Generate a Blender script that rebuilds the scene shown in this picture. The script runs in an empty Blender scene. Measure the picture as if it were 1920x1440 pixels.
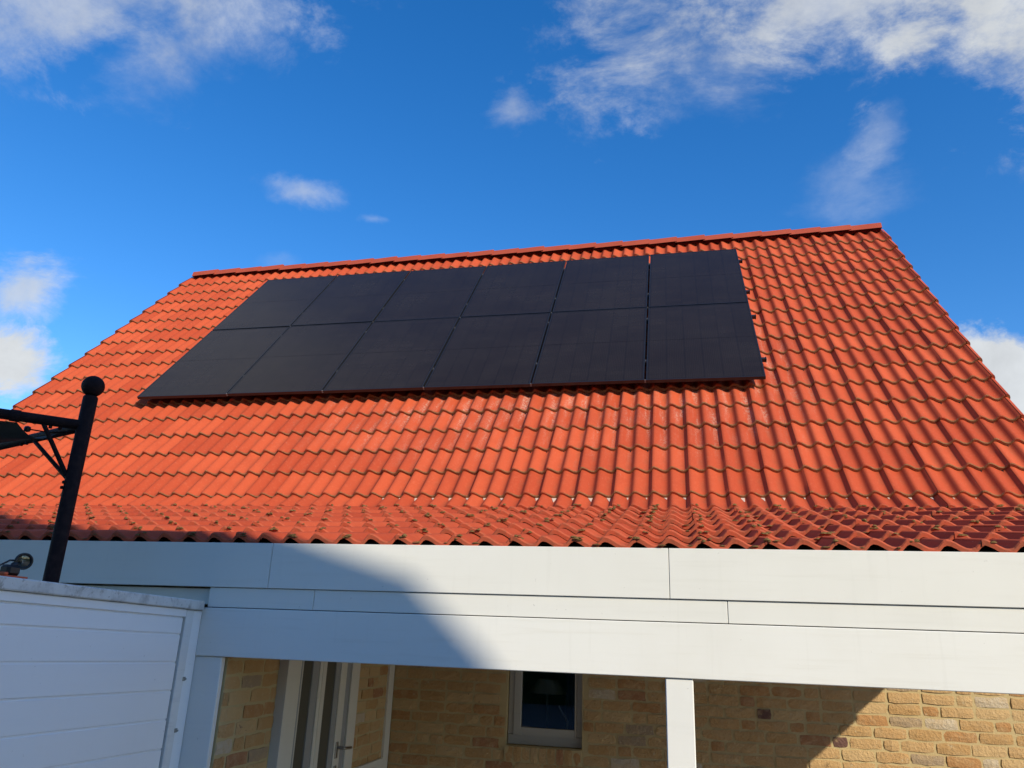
import bpy, math, random
import numpy as np
from mathutils import Matrix, Vector, Euler
random.seed(7); RNG = np.random.default_rng(7)
S = bpy.context.scene
COL = S.collection
R_ = math.radians
GZ = 1.9                                   # lens height above the paving; coordinates below are written from lens level

# ------------------------------------------------------------------ camera
cam = bpy.data.cameras.new('camera')
cam.sensor_width = 36; cam.lens = 1439.1 / 1920 * 36
cam.clip_start = 0.05; cam.clip_end = 2000
co = bpy.data.objects.new('camera', cam); COL.objects.link(co)
right = Vector((0.97728787, 0.20881494, 0.03612134))
fwd = Vector((-0.20949083, 0.92625171, 0.31332308))
up = Vector((0.03196908, -0.31377394, 0.94895937))
m3 = Matrix((right, up, -fwd)).transposed()
co.matrix_world = Matrix.Translation((0, 0, GZ)) @ m3.to_4x4()
S.camera = co

# ------------------------------------------------------------------ sun, sky, exposure
TO_SUN = Vector((1.055, -1.0, 0.784)).normalized()
SUN_EL = math.asin(TO_SUN.z)
SUN_AZ = math.atan2(TO_SUN.x, TO_SUN.y)    # clockwise from +Y
sun = bpy.data.lights.new('sun', 'SUN'); sun.energy = 5.0; sun.angle = R_(0.53); sun.color = (1.0, 0.92, 0.73)
so = bpy.data.objects.new('sun', sun); COL.objects.link(so)
so.rotation_euler = (-TO_SUN).to_track_quat('-Z', 'Y').to_euler()
so.location = TO_SUN * 60
S.view_settings.view_transform = 'Standard'; S.view_settings.look = 'None'
S.view_settings.exposure = 0.0; S.view_settings.gamma = 1.0
S.view_settings.use_curve_mapping = False

W = bpy.data.worlds.new('World'); S.world = W; W.use_nodes = True
NT = W.node_tree; NT.nodes.clear()

class NB:
    """small helper to write node graphs"""
    def __init__(s, nt): s.nt = nt
    def n(s, t, **k):
        nd = s.nt.nodes.new(t)
        for a, b in k.items(): setattr(nd, a, b)
        return nd
    def put(s, sock, v):
        if hasattr(v, 'is_output') or isinstance(v, bpy.types.NodeSocket): s.nt.links.new(v, sock)
        else: sock.default_value = v
    def m(s, op, a, b=0.0, c=None, clamp=False):
        nd = s.n('ShaderNodeMath', operation=op, use_clamp=clamp)
        s.put(nd.inputs[0], a); s.put(nd.inputs[1], b)
        if c is not None: s.put(nd.inputs[2], c)
        return nd.outputs[0]
    def ss(s, x, lo, hi, a=0.0, b=1.0):
        nd = s.n('ShaderNodeMapRange', interpolation_type='SMOOTHSTEP')
        s.put(nd.inputs['Value'], x); s.put(nd.inputs['From Min'], lo); s.put(nd.inputs['From Max'], hi)
        s.put(nd.inputs['To Min'], a); s.put(nd.inputs['To Max'], b)
        return nd.outputs[0]
    def mix(s, f, a, b, blend='MIX'):
        nd = s.n('ShaderNodeMix', data_type='RGBA', blend_type=blend)
        s.put(nd.inputs[0], f); s.put(nd.inputs[6], a); s.put(nd.inputs[7], b)
        return nd.outputs[2]
    def noise(s, vec, scale, detail=4, rough=.55, dist=0.0, out=0):
        nd = s.n('ShaderNodeTexNoise')
        if vec is not None: s.put(nd.inputs['Vector'], vec)
        nd.inputs['Scale'].default_value = scale; nd.inputs['Detail'].default_value = detail
        nd.inputs['Roughness'].default_value = rough; nd.inputs['Distortion'].default_value = dist
        return nd.outputs[out]
    def vec(s, x, y, z):
        nd = s.n('ShaderNodeCombineXYZ')
        for i, v in enumerate((x, y, z)): s.put(nd.inputs[i], v)
        return nd.outputs[0]
    def sep(s, v):
        nd = s.n('ShaderNodeSeparateXYZ'); s.put(nd.inputs[0], v); return nd.outputs

b = NB(NT)
geo = b.n('ShaderNodeTexCoord').outputs['Generated']
sky = b.n('ShaderNodeTexSky', sky_type='NISHITA')
sky.sun_disc = False; sky.sun_elevation = SUN_EL; sky.sun_rotation = SUN_AZ
sky.altitude = 0; sky.air_density = 1.0; sky.dust_density = 0.05; sky.ozone_density = 3.0
hs = b.n('ShaderNodeHueSaturation'); hs.inputs['Hue'].default_value = .507; hs.inputs['Saturation'].default_value = 1.34; hs.inputs['Value'].default_value = 1.9
b.put(hs.inputs['Color'], sky.outputs[0])
X, Y, Z = b.sep(geo)
yy = b.m('MAXIMUM', Y, 0.05)
P = b.m('DIVIDE', X, yy); Q = b.m('DIVIDE', Z, yy)          # northern half of the sky laid on a plane
front = b.ss(Y, 0.05, 0.3)
n1 = b.noise(geo, 5.0, 6, .6, 0.3); n2 = b.noise(geo, 5.7, 6, .6, 0.3, 1)
nx, ny, nz = b.sep(n2)
Pd = b.m('ADD', P, b.m('MULTIPLY', b.m('SUBTRACT', nx, .5), .10))
Qd = b.m('ADD', Q, b.m('MULTIPLY', b.m('SUBTRACT', ny, .5), .10))
rot_ = b.n('ShaderNodeMapping'); rot_.inputs['Rotation'].default_value = (0, R_(28), 0); rot_.inputs['Scale'].default_value = (.75, 1.0, 1.35)
b.put(rot_.inputs['Vector'], geo)
fine = b.noise(rot_.outputs[0], 8.5, 11, .655, 0.25)
puff = b.ss(b.noise(geo, 12.0, 7, .58, 0.1), .30, .66, .35, 1.1)
F = 1439.1
def sky_dir(px, py):
    d = right * ((px - 960) / F) + up * (-(py - 720) / F) + fwd
    return d.x / d.y, d.z / d.y
# cumulus and wisps: centre, half axes, turn (degrees), cover, hardness
CLOUDS = [((210, -60), 470, 240, -4, .60, -.05), ((330, 80), 230, 130, 0, .34, -.2),
          ((1560, -30), 500, 265, 4, .72, -.05), ((1340, 110), 240, 160, -20, .46, -.15),
          ((2040, 40), 430, 250, -8, 1.0, .1), ((1570, -10), 300, 150, 6, .55, .3),  # first one: bank stretched beyond the right of view to brighten the fence
          ((962, 212), 62, 58, 30, .36, -.1), ((562, 364), 105, 34, -17, .52, .0), ((690, 412), 46, 16, -8, .30, .0),
          ((1660, 240), 48, 105, -38, .27, -.2), ((1580, 340), 120, 85, 20, .20, -.3),
          ((45, 545), 112, 80, -28, .80, .1), ((5, 692), 132, 84, -24, 1.0, .5),
          ((1938, 704), 132, 92, 12, 1.0, .5), ((515, 482), 60, 26, 10, .18, -.1)]
cover = None
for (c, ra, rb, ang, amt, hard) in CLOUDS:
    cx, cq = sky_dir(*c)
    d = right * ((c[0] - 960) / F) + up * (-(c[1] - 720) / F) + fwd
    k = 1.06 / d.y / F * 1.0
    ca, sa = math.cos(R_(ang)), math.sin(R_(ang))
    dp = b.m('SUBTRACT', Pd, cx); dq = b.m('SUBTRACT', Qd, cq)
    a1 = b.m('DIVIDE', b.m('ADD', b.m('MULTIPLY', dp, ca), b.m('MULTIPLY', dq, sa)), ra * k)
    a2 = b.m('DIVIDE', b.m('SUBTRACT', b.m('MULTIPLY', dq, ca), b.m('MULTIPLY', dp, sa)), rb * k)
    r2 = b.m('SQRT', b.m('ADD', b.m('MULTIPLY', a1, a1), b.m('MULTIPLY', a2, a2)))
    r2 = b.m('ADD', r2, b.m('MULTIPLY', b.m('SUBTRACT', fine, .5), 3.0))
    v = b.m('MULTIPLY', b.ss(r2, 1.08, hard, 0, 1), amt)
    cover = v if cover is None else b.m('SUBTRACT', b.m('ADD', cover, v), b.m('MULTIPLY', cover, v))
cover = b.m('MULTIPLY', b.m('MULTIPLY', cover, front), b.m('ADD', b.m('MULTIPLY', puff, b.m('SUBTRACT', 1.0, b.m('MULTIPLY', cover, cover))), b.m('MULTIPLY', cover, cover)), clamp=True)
# broken cloud added over the unseen sky, cover raised to brighten the shaded fence
zz = b.m('ADD', b.m('MAXIMUM', Z, 0.0), .25)
gv = b.vec(b.m('DIVIDE', X, zz), b.m('DIVIDE', Y, zz), 0.0)
gen = b.ss(b.noise(gv, 1.6, 7, .6, 0.3), .48, .70, 0, .85)
side = b.m('DIVIDE', b.m('ABSOLUTE', b.m('ADD', X, .12)), yy)
gen = b.m('MULTIPLY', gen, b.ss(side, .95, 1.5))
cover = b.m('MAXIMUM', cover, gen)
body = b.ss(n1, .30, .75, .78, 1.12)
ccol = b.mix(1.0, (7.0, 7.35, 7.7, 1), b.vec(body, body, body), 'MULTIPLY')
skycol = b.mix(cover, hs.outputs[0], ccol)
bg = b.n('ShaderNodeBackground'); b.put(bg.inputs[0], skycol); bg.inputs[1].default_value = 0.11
b.nt.links.new(bg.outputs[0], b.n('ShaderNodeOutputWorld').inputs[0])

# ------------------------------------------------------------------ object helpers
WM = {}
def link(o, parent, M):
    COL.objects.link(o)
    if parent is not None:
        o.parent = parent
        o.matrix_basis = WM[parent.name].inverted() @ M
    else:
        o.matrix_basis = M
    WM[o.name] = M
    return o
def T(x, y, z): return Matrix.Translation((x, y, z + GZ))
def tag(o, label=None, cat=None, group=None, kind=None):
    if label: o['label'] = label
    if cat: o['category'] = cat
    if group: o['group'] = group
    if kind: o['kind'] = kind
    return o
def thing(name, loc, label, cat, group=None, rot=None):
    o = bpy.data.objects.new(name, None); o.empty_display_size = .2
    M = T(*loc)
    if rot is not None: M = M @ rot
    link(o, None, M); return tag(o, label, cat, group)

class MB:
    """collects shapes in lens-level coordinates, builds ONE mesh object"""
    def __init__(s): s.v = []; s.f = []; s.sm = []
    def add(s, vs, fs, smooth=False):
        k = len(s.v); s.v += [tuple(p) for p in vs]
        for f in fs: s.f.append(tuple(i + k for i in f)); s.sm.append(smooth)
        return s
    def box(s, x0, x1, y0, y1, z0, z1, bev=0.0, M=None):
        xs = sorted((x0, x1)); ys = sorted((y0, y1)); zs = sorted((z0, z1))
        c = [Vector((xs[i], ys[j], zs[k])) for i in (0, 1) for j in (0, 1) for k in (0, 1)]
        fs = [(0, 1, 3, 2), (4, 6, 7, 5), (0, 4, 5, 1), (2, 3, 7, 6), (0, 2, 6, 4), (1, 5, 7, 3)]
        if bev <= 0:
            vs = c
        else:
            # chamfered box: three vertices for each corner
            vs = []; ctr = Vector(((xs[0] + xs[1]) / 2, (ys[0] + ys[1]) / 2, (zs[0] + zs[1]) / 2))
            for p in c:
                sg = [1 if p[a] < ctr[a] else -1 for a in range(3)]
                for a in range(3):
                    q = p.copy()
                    for e in range(3):
                        if e != a: q[e] += sg[e] * bev
                    vs.append(q)
            # face normal to axis a uses the vertices flush on that axis: index 3*c + a
            nf = []
            for f, a in zip(fs, (0, 0, 1, 1, 2, 2)): nf.append(tuple(3 * i + a for i in f))
            idx = lambda i, j, k: i * 4 + j * 2 + k
            for (i, j) in ((0, 0), (0, 1), (1, 0), (1, 1)):
                p, q = idx(i, j, 0), idx(i, j, 1); nf.append((3 * p, 3 * q, 3 * q + 1, 3 * p + 1))
                p, q = idx(i, 0, j), idx(i, 1, j); nf.append((3 * p, 3 * q, 3 * q + 2, 3 * p + 2))
                p, q = idx(0, i, j), idx(1, i, j); nf.append((3 * p + 1, 3 * q + 1, 3 * q + 2, 3 * p + 2))
            for i in range(8): nf.append((3 * i, 3 * i + 1, 3 * i + 2))
            fs = nf
        if M is not None: vs = [M @ Vector(p) for p in vs]
        return s.add(vs, fs)
    def tube(s, pts, r, n=12, caps=True, smooth=True):
        pts = [Vector(p) for p in pts]; rs = r if isinstance(r, (list, tuple)) else [r] * len(pts)
        rings = []; prev = None
        for i, p in enumerate(pts):
            d = (pts[min(i + 1, len(pts) - 1)] - pts[max(i - 1, 0)]).normalized()
            a = d.orthogonal().normalized() if prev is None else (prev - d * prev.dot(d)).normalized()
            prev = a; c = d.cross(a)
            rings.append([p + (a * math.cos(2 * math.pi * k / n) + c * math.sin(2 * math.pi * k / n)) * rs[i] for k in range(n)])
        vs = [q for rg in rings for q in rg]
        fs = [(i * n + k, i * n + (k + 1) % n, (i + 1) * n + (k + 1) % n, (i + 1) * n + k) for i in range(len(pts) - 1) for k in range(n)]
        s.add(vs, fs, smooth)
        if caps:
            s.add(rings[0], [tuple(range(n))[::-1]]); s.add(rings[-1], [tuple(range(n))])
        return s
    def lathe(s, prof, c, axis, n=20, smooth=True):
        axis = Vector(axis).normalized(); a = axis.orthogonal().normalized(); e = axis.cross(a); c = Vector(c)
        vs = []; fs = []
        for (r, h) in prof:
            for k in range(n):
                t = 2 * math.pi * k / n
                vs.append(c + axis * h + (a * math.cos(t) + e * math.sin(t)) * r)
        for i in range(len(prof) - 1):
            for k in range(n):
                fs.append((i * n + k, i * n + (k + 1) % n, (i + 1) * n + (k + 1) % n, (i + 1) * n + k))
        return s.add(vs, fs, smooth)
    def build(s, name, mat, parent=None, origin=None, recalc=True):
        me = bpy.data.meshes.new(name)
        if origin is None: origin = Vector(np.array([tuple(p) for p in s.v]).mean(0))
        origin = Vector(origin)
        me.from_pydata([tuple(Vector(p) - origin) for p in s.v], [], s.f)
        me.polygons.foreach_set('use_smooth', s.sm)
        if recalc:
            import bmesh
            bm = bmesh.new(); bm.from_mesh(me); bmesh.ops.recalc_face_normals(bm, faces=bm.faces[:]); bm.to_mesh(me); bm.free()
        me.materials.append(mat); me.update()
        o = bpy.data.objects.new(name, me)
        return link(o, parent, T(*origin))

# shared piece templates: dict(v, f, mat index per face, smooth per face, rnd per vertex, hgt per vertex)
def piece_mesh(name, items, mats):
    """items: list of (template, Matrix); one mesh"""
    V = []; Fc = []; mi = []; sm = []; rn = []; hg = []; k = 0
    for t, M in items:
        A = np.array(M); v = t['v'] @ A[:3, :3].T + A[:3, 3]
        V.append(v); Fc += [tuple(i + k for i in f) for f in t['f']]
        mi += t['mi']; sm += t['sm']; rn.append(t['rnd']); hg.append(t['hgt']); k += len(v)
    V = np.concatenate(V); me = bpy.data.meshes.new(name)
    me.from_pydata(V.tolist(), [], Fc)
    me.polygons.foreach_set('material_index', mi); me.polygons.foreach_set('use_smooth', sm)
    for nm, arr in (('rnd', rn), ('hgt', hg)):
        at = me.attributes.new(nm, 'FLOAT', 'POINT'); at.data.foreach_set('value', np.concatenate(arr).astype(np.float32))
    for m in mats: me.materials.append(m)
    me.update(); return me
I4 = Matrix.Identity(4)

# ------------------------------------------------------------------ materials
def mat(name, base=(.5, .5, .5), rough=.6, spec=.5, metal=0.0):
    m = bpy.data.materials.new(name); m.use_nodes = True
    nb = NB(m.node_tree); bs = m.node_tree.nodes['Principled BSDF']
    bs.inputs['Base Color'].default_value = (*base, 1); bs.inputs['Roughness'].default_value = rough
    bs.inputs['Specular IOR Level'].default_value = spec; bs.inputs['Metallic'].default_value = metal
    m['nb'] = 0
    return m, nb, bs
def bump(nb, bs, h, strength=.3, dist=.01):
    bp = nb.n('ShaderNodeBump'); bp.inputs['Strength'].default_value = strength; bp.inputs['Distance'].default_value = dist
    nb.put(bp.inputs['Height'], h); nb.put(bs.inputs['Normal'], bp.outputs[0])
def attr(nb, n): return nb.n('ShaderNodeAttribute', attribute_name=n).outputs['Fac']
def pos(nb): return nb.n('ShaderNodeNewGeometry').outputs['Position']

# clay tile surface
M_TILE, nb, bs = mat('clay_tile', rough=.75, spec=.2)
ps = pos(nb); rnd = attr(nb, 'rnd'); hgt = attr(nb, 'hgt')
px_, py_, pz_ = nb.sep(ps)
c = nb.mix(rnd, (.42, .058, .020, 1), (.53, .087, .031, 1))
c = nb.mix(nb.ss(nb.noise(ps, 2.2, 5, .6), .42, .72, 0, .40), c, (.36, .052, .020, 1))
c = nb.mix(nb.ss(nb.noise(ps, 45, 3, .6), .5, .8, 0, .22), c, (.70, .20, .095, 1))
# dirt washed into the troughs
c = nb.mix(nb.m('MULTIPLY', nb.ss(hgt, .35, .0), nb.ss(nb.noise(ps, 7, 4, .6), .40, .75, 0, .35)), c, (.26, .085, .040, 1))
# chalky run-off below and beside the panels, streaked down the slope
stv = nb.vec(nb.m('MULTIPLY', px_, 14.0), nb.m('MULTIPLY', py_, 1.6), nb.m('MULTIPLY', pz_, 1.6))
streak = nb.ss(nb.noise(stv, 1.0, 5, .68), .44, .64)
grit = nb.ss(nb.noise(ps, 55, 5, .75), .42, .62)
zoneX = nb.m('MULTIPLY', nb.ss(px_, -4.4, -2.6), nb.ss(px_, 1.5, .7))
zoneZ = nb.m('MULTIPLY', nb.ss(pz_, GZ + 1.25, GZ + 2.35), nb.ss(pz_, GZ + 4.0, GZ + 3.0))
chalk = nb.m('MULTIPLY', nb.m('MULTIPLY', zoneX, zoneZ), nb.m('MULTIPLY', streak, grit))
chalk = nb.m('MULTIPLY', chalk, nb.ss(hgt, 1.0, .1, .10, .60))
c = nb.mix(chalk, c, (.62, .46, .36, 1))
spk = nb.m('MULTIPLY', nb.ss(nb.noise(ps, 60, 2, .5), .735, .775), .45)
c = nb.mix(spk, c, (.55, .40, .30, 1))
nb.put(bs.inputs['Base Color'], c)
bump(nb, bs, nb.noise(ps, 130, 4, .6), .12, .004)
# front edge of a tile: clay with moss and grime
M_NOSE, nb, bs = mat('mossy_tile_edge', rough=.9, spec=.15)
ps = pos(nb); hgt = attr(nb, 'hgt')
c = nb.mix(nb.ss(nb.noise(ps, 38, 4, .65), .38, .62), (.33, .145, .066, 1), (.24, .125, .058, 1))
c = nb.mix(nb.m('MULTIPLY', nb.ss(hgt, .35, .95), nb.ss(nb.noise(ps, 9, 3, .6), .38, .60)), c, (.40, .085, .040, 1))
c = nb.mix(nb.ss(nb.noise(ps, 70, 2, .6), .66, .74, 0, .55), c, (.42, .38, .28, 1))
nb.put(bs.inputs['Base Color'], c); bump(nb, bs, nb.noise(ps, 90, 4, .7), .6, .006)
# front edge of the low-roof tiles, washed cleaner
M_NOSE2, nb, bs = mat('low_roof_tile_edge', rough=.8, spec=.2)
ps = pos(nb)
c = nb.mix(nb.ss(nb.noise(ps, 24, 4, .65), .44, .64), (.46, .090, .042, 1), (.34, .085, .042, 1))
nb.put(bs.inputs['Base Color'], c); bump(nb, bs, nb.noise(ps, 90, 4, .7), .4, .004)
M_RIDGE, nb, bs = mat('ridge_clay', rough=.75, spec=.2)
ps = pos(nb)
c = nb.mix(nb.noise(ps, 3.5, 5, .6), (.33, .052, .028, 1), (.45, .085, .045, 1))
c = nb.mix(nb.ss(nb.noise(ps, 30, 4, .6), .55, .75, 0, .3), c, (.24, .09, .05, 1))
nb.put(bs.inputs['Base Color'], c)
M_MOSS, nb, bs = mat('moss', rough=1, spec=.05)
ps = pos(nb); nb.put(bs.inputs['Base Color'], nb.mix(nb.ss(nb.noise(ps, 60, 4, .7), .35, .65), (.13, .075, .028, 1), (.25, .155, .062, 1)))
bump(nb, bs, nb.noise(ps, 200, 3, .7), .8, .01)
M_MORT, nb, bs = mat('pale_mortar', rough=.95, spec=.1)
ps = pos(nb); nb.put(bs.inputs['Base Color'], nb.mix(nb.noise(ps, 40, 4, .6), (.56, .38, .30, 1), (.72, .58, .50, 1)))
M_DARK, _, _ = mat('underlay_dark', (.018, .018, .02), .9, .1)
M_VOID, _, _ = mat('room_dark', (.14, .18, .32), .9, .1)

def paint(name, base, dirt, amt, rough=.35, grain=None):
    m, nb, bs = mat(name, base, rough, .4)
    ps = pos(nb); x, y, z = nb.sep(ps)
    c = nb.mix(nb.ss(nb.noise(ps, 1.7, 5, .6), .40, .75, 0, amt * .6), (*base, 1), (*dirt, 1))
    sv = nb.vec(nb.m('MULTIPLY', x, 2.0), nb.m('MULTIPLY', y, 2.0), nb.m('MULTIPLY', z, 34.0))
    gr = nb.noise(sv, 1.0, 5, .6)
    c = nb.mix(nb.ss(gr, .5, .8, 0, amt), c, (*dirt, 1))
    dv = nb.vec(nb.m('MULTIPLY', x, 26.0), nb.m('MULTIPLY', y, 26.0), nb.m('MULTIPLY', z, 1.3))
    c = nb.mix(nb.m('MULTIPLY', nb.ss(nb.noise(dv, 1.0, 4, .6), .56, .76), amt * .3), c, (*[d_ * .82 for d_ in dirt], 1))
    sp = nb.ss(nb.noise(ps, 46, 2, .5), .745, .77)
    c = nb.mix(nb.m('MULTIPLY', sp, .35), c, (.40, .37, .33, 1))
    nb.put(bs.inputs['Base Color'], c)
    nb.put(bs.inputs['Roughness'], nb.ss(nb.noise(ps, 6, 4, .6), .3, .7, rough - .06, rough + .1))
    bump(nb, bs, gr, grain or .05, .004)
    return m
M_FASC = paint('fascia_paint', (.76, .735, .675), (.67, .64, .57), .35, .42)
M_BEAM = paint('beam_paint', (.79, .765, .71), (.68, .64, .56), .45, .5, .14)
M_POST = paint('post_paint', (.79, .765, .715), (.70, .68, .63), .35, .45)
M_TRIM = paint('fence_trim', (.80, .78, .76), (.52, .50, .48), .55, .45)
M_DOORW = paint('door_white', (.70, .66, .58), (.60, .55, .47), .25, .4)
M_DOORG = paint('door_grey', (.33, .33, .33), (.28, .27, .26), .25, .4)
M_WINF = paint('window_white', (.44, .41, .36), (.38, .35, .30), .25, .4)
M_PVC = paint('fence_board', (.90, .88, .88), (.84, .82, .82), .2, .38)
# weathered capping: grey stains in blotches
M_CAP, nb, bs = mat('weathered_white', rough=.7, spec=.25)
ps = pos(nb)
c = nb.mix(nb.ss(nb.noise(ps, 5, 6, .65), .45, .64, 0, .85), (.70, .68, .65, 1), (.42, .40, .38, 1))
c = nb.mix(nb.ss(nb.noise(ps, 9, 6, .72, .4), .55, .66, 0, .75), c, (.31, .275, .235, 1))
c = nb.mix(nb.ss(nb.noise(ps, 60, 3, .7), .62, .72, 0, .5), c, (.22, .20, .18, 1))
nb.put(bs.inputs['Base Color'], c); bump(nb, bs, nb.noise(ps, 50, 4, .7), .3, .005)

# bricks
M_BRICK, nb, bs = mat('brick', rough=.9, spec=.15)
ps = pos(nb); rnd = attr(nb, 'rnd')
rp = nb.n('ShaderNodeValToRGB'); rp.color_ramp.interpolation = 'CONSTANT'
stops = [(0, (.56, .35, .165)), (.22, (.52, .31, .135)), (.44, (.60, .40, .20)), (.62, (.48, .25, .105)), (.72, (.55, .33, .15)),
         (.86, (.42, .20, .10)), (.90, (.58, .47, .34)), (.945, (.16, .085, .07)), (.965, (.40, .29, .19))]
el = rp.color_ramp.elements
while len(el) < len(stops): el.new(0.5)
for e, (p_, c_) in zip(el, stops): e.position = p_; e.color = (*c_, 1)
nb.put(rp.inputs[0], rnd)
c = nb.mix(nb.ss(nb.noise(ps, 16, 5, .65), .42, .68, 0, .5), rp.outputs[0], (.56, .38, .20, 1))
c = nb.mix(nb.ss(nb.noise(ps, 30, 5, .7), .60, .70, 0, .7), c, (.60, .47, .30, 1))
c = nb.mix(nb.ss(nb.noise(ps, 24, 4, .7, .8), .66, .72, 0, .7), c, (.20, .09, .05, 1))
nb.put(bs.inputs['Base Color'], c)
bump(nb, bs, nb.noise(ps, 55, 6, .7), .8, .016)
M_MORTAR, nb, bs = mat('mortar', rough=.95, spec=.1)
ps = pos(nb)
nb.put(bs.inputs['Base Color'], nb.mix(nb.noise(ps, 20, 5, .65), (.48, .36, .185, 1), (.57, .44, .24, 1)))
bump(nb, bs, nb.noise(ps, 120, 4, .7), .5, .006)

# metal, glass, panels
M_FRAME, nb, bs = mat('black_aluminium', (.014, .013, .014), .38, .5)
M_CLAMP, nb, bs = mat('clamp_metal', (.20, .19, .19), .45, .5, .3)
M_CELL, nb, bs = mat('solar_cells', rough=.22, spec=.16)
tc = nb.n('ShaderNodeTexCoord').outputs['Object']; cx, cy, cz = nb.sep(tc)
def lines(v, period, w):
    fr = nb.m('FRACT', nb.m('DIVIDE', v, period)); dd = nb.m('MINIMUM', fr, nb.m('SUBTRACT', 1.0, fr))
    return nb.ss(nb.m('MULTIPLY', dd, period), w, w * .4)
g1 = nb.m('MAXIMUM', lines(nb.m('ADD', cx, .546), .182, .0028), lines(nb.m('ADD', cy, .41), .0912, .0022))
busb = lines(nb.m('ADD', cx, .546), .0182, .0014)
wn = nb.n('ShaderNodeTexWhiteNoise', noise_dimensions='3D')
nb.put(wn.inputs[0], nb.vec(nb.m('FLOOR', nb.m('DIVIDE', nb.m('ADD', cx, .546), .182)), nb.m('FLOOR', nb.m('DIVIDE', nb.m('ADD', cy, .41), .0912)), nb.n('ShaderNodeObjectInfo').outputs['Random']))
c = nb.mix(wn.outputs[0], (.0170, .0122, .0100, 1), (.0200, .0142, .0118, 1))
c = nb.mix(nb.m('MULTIPLY', busb, .35), c, (.034, .030, .032, 1))
c = nb.mix(nb.m('MULTIPLY', g1, .75), c, (.003, .003, .004, 1))
dust = nb.noise(pos(nb), 1.1, 6, .65)
c = nb.mix(nb.ss(dust, .3, .85, 0, .025), c, (.30, .27, .24, 1))
smear = nb.ss(nb.noise(pos(nb), 5.5, 5, .75, 1.2), .70, .80, 0, .10)
c = nb.mix(smear, c, (.6, .6, .6, 1))
nb.put(bs.inputs['Base Color'], c)
nb.put(bs.inputs['Roughness'], nb.ss(dust, .3, .8, .16, .34))
M_POLE, nb, bs = mat('dark_pole_paint', (.014, .008, .009), .7, .14)
ps = pos(nb); nb.put(bs.inputs['Base Color'], nb.mix(nb.ss(nb.noise(ps, 30, 4, .6), .4, .7), (.014, .0065, .007, 1), (.026, .013, .012, 1)))
bump(nb, bs, nb.noise(ps, 140, 3, .6), .25, .003)
M_CANVAS, nb, bs = mat('grey_canvas', (.055, .055, .05), .9, .1)
M_BLACK, _, _ = mat('black_plastic', (.012, .012, .014), .4, .5)
M_ORANGE, _, _ = mat('orange_plastic', (.62, .10, .03), .45, .4)
M_CHROME, _, _ = mat('reflector', (.45, .42, .36), .40, .5, .6)
M_STEEL, _, _ = mat('handle_steel', (.35, .34, .32), .3, .5, .9)
M_SHADE, _, _ = mat('lamp_shade_cloth', (.62, .54, .40), .9, .1)
M_PORC, _, _ = mat('pale_porcelain', (.75, .75, .78), .3, .5)
M_CURT, _, _ = mat('curtain_cloth', (.20, .27, .50), .9, .1)
M_DGLASS, nb, bs = mat('door_glass', (.095, .092, .075), .25, .35)
M_GLASS = bpy.data.materials.new('window_glass'); M_GLASS.use_nodes = True
nb = NB(M_GLASS.node_tree); M_GLASS.node_tree.nodes.clear()
tr = nb.n('ShaderNodeBsdfTransparent'); tr.inputs[0].default_value = (.80, .86, .92, 1)
gl = nb.n('ShaderNodeBsdfGlossy'); gl.inputs['Roughness'].default_value = .01
mx = nb.n('ShaderNodeMixShader'); fz = nb.n('ShaderNodeFresnel'); fz.inputs[0].default_value = 1.5
nb.put(mx.inputs[0], nb.m('ADD', nb.m('MULTIPLY', fz.outputs[0], 1.1), .03)); nb.put(mx.inputs[1], tr.outputs[0]); nb.put(mx.inputs[2], gl.outputs[0])
nb.nt.links.new(mx.outputs[0], nb.n('ShaderNodeOutputMaterial').inputs[0])
M_PAVE, nb, bs = mat('paving', rough=.9, spec=.2)
ps = pos(nb); br = nb.n('ShaderNodeTexBrick'); nb.put(br.inputs['Vector'], ps); br.inputs['Scale'].default_value = 1.6
br.inputs['Color1'].default_value = (.36, .32, .27, 1); br.inputs['Color2'].default_value = (.22, .20, .18, 1); br.inputs['Mortar'].default_value = (.16, .15, .13, 1)
br.inputs['Mortar Size'].default_value = .012
nb.put(bs.inputs['Base Color'], nb.mix(nb.ss(nb.noise(ps, 3, 5, .6), .4, .7, 0, .4), br.outputs[0], (.25, .22, .19, 1)))
M_GRASS, nb, bs = mat('lawn', rough=.95, spec=.1)
ps = pos(nb); nb.put(bs.inputs['Base Color'], nb.mix(nb.noise(ps, 6, 6, .7), (.035, .060, .016, 1), (.075, .110, .030, 1)))
M_REND, nb, bs = mat('pale_render', (.55, .50, .42), .9, .15)
ps = pos(nb); nb.put(bs.inputs['Base Color'], nb.mix(nb.noise(ps, 2, 5, .6), (.50, .45, .38, 1), (.60, .55, .47, 1)))
M_SLATE, nb, bs = mat('grey_slate', (.10, .10, .11), .7, .3)

# ------------------------------------------------------------------ ground
g = MB().add([(-300, -300, -GZ), (300, -300, -GZ), (300, 300, -GZ), (-300, 300, -GZ)], [(0, 1, 2, 3)]).build('ground', M_GRASS, origin=(0, 0, -GZ)); tag(g, kind='structure')
g = MB().add([(-9, -14, -GZ + .004), (14, -14, -GZ + .004), (14, 8, -GZ + .004), (-9, 8, -GZ + .004)], [(0, 1, 2, 3)]).build('terrace', M_PAVE, origin=(0, 0, -GZ + .004)); tag(g, kind='structure')

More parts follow.
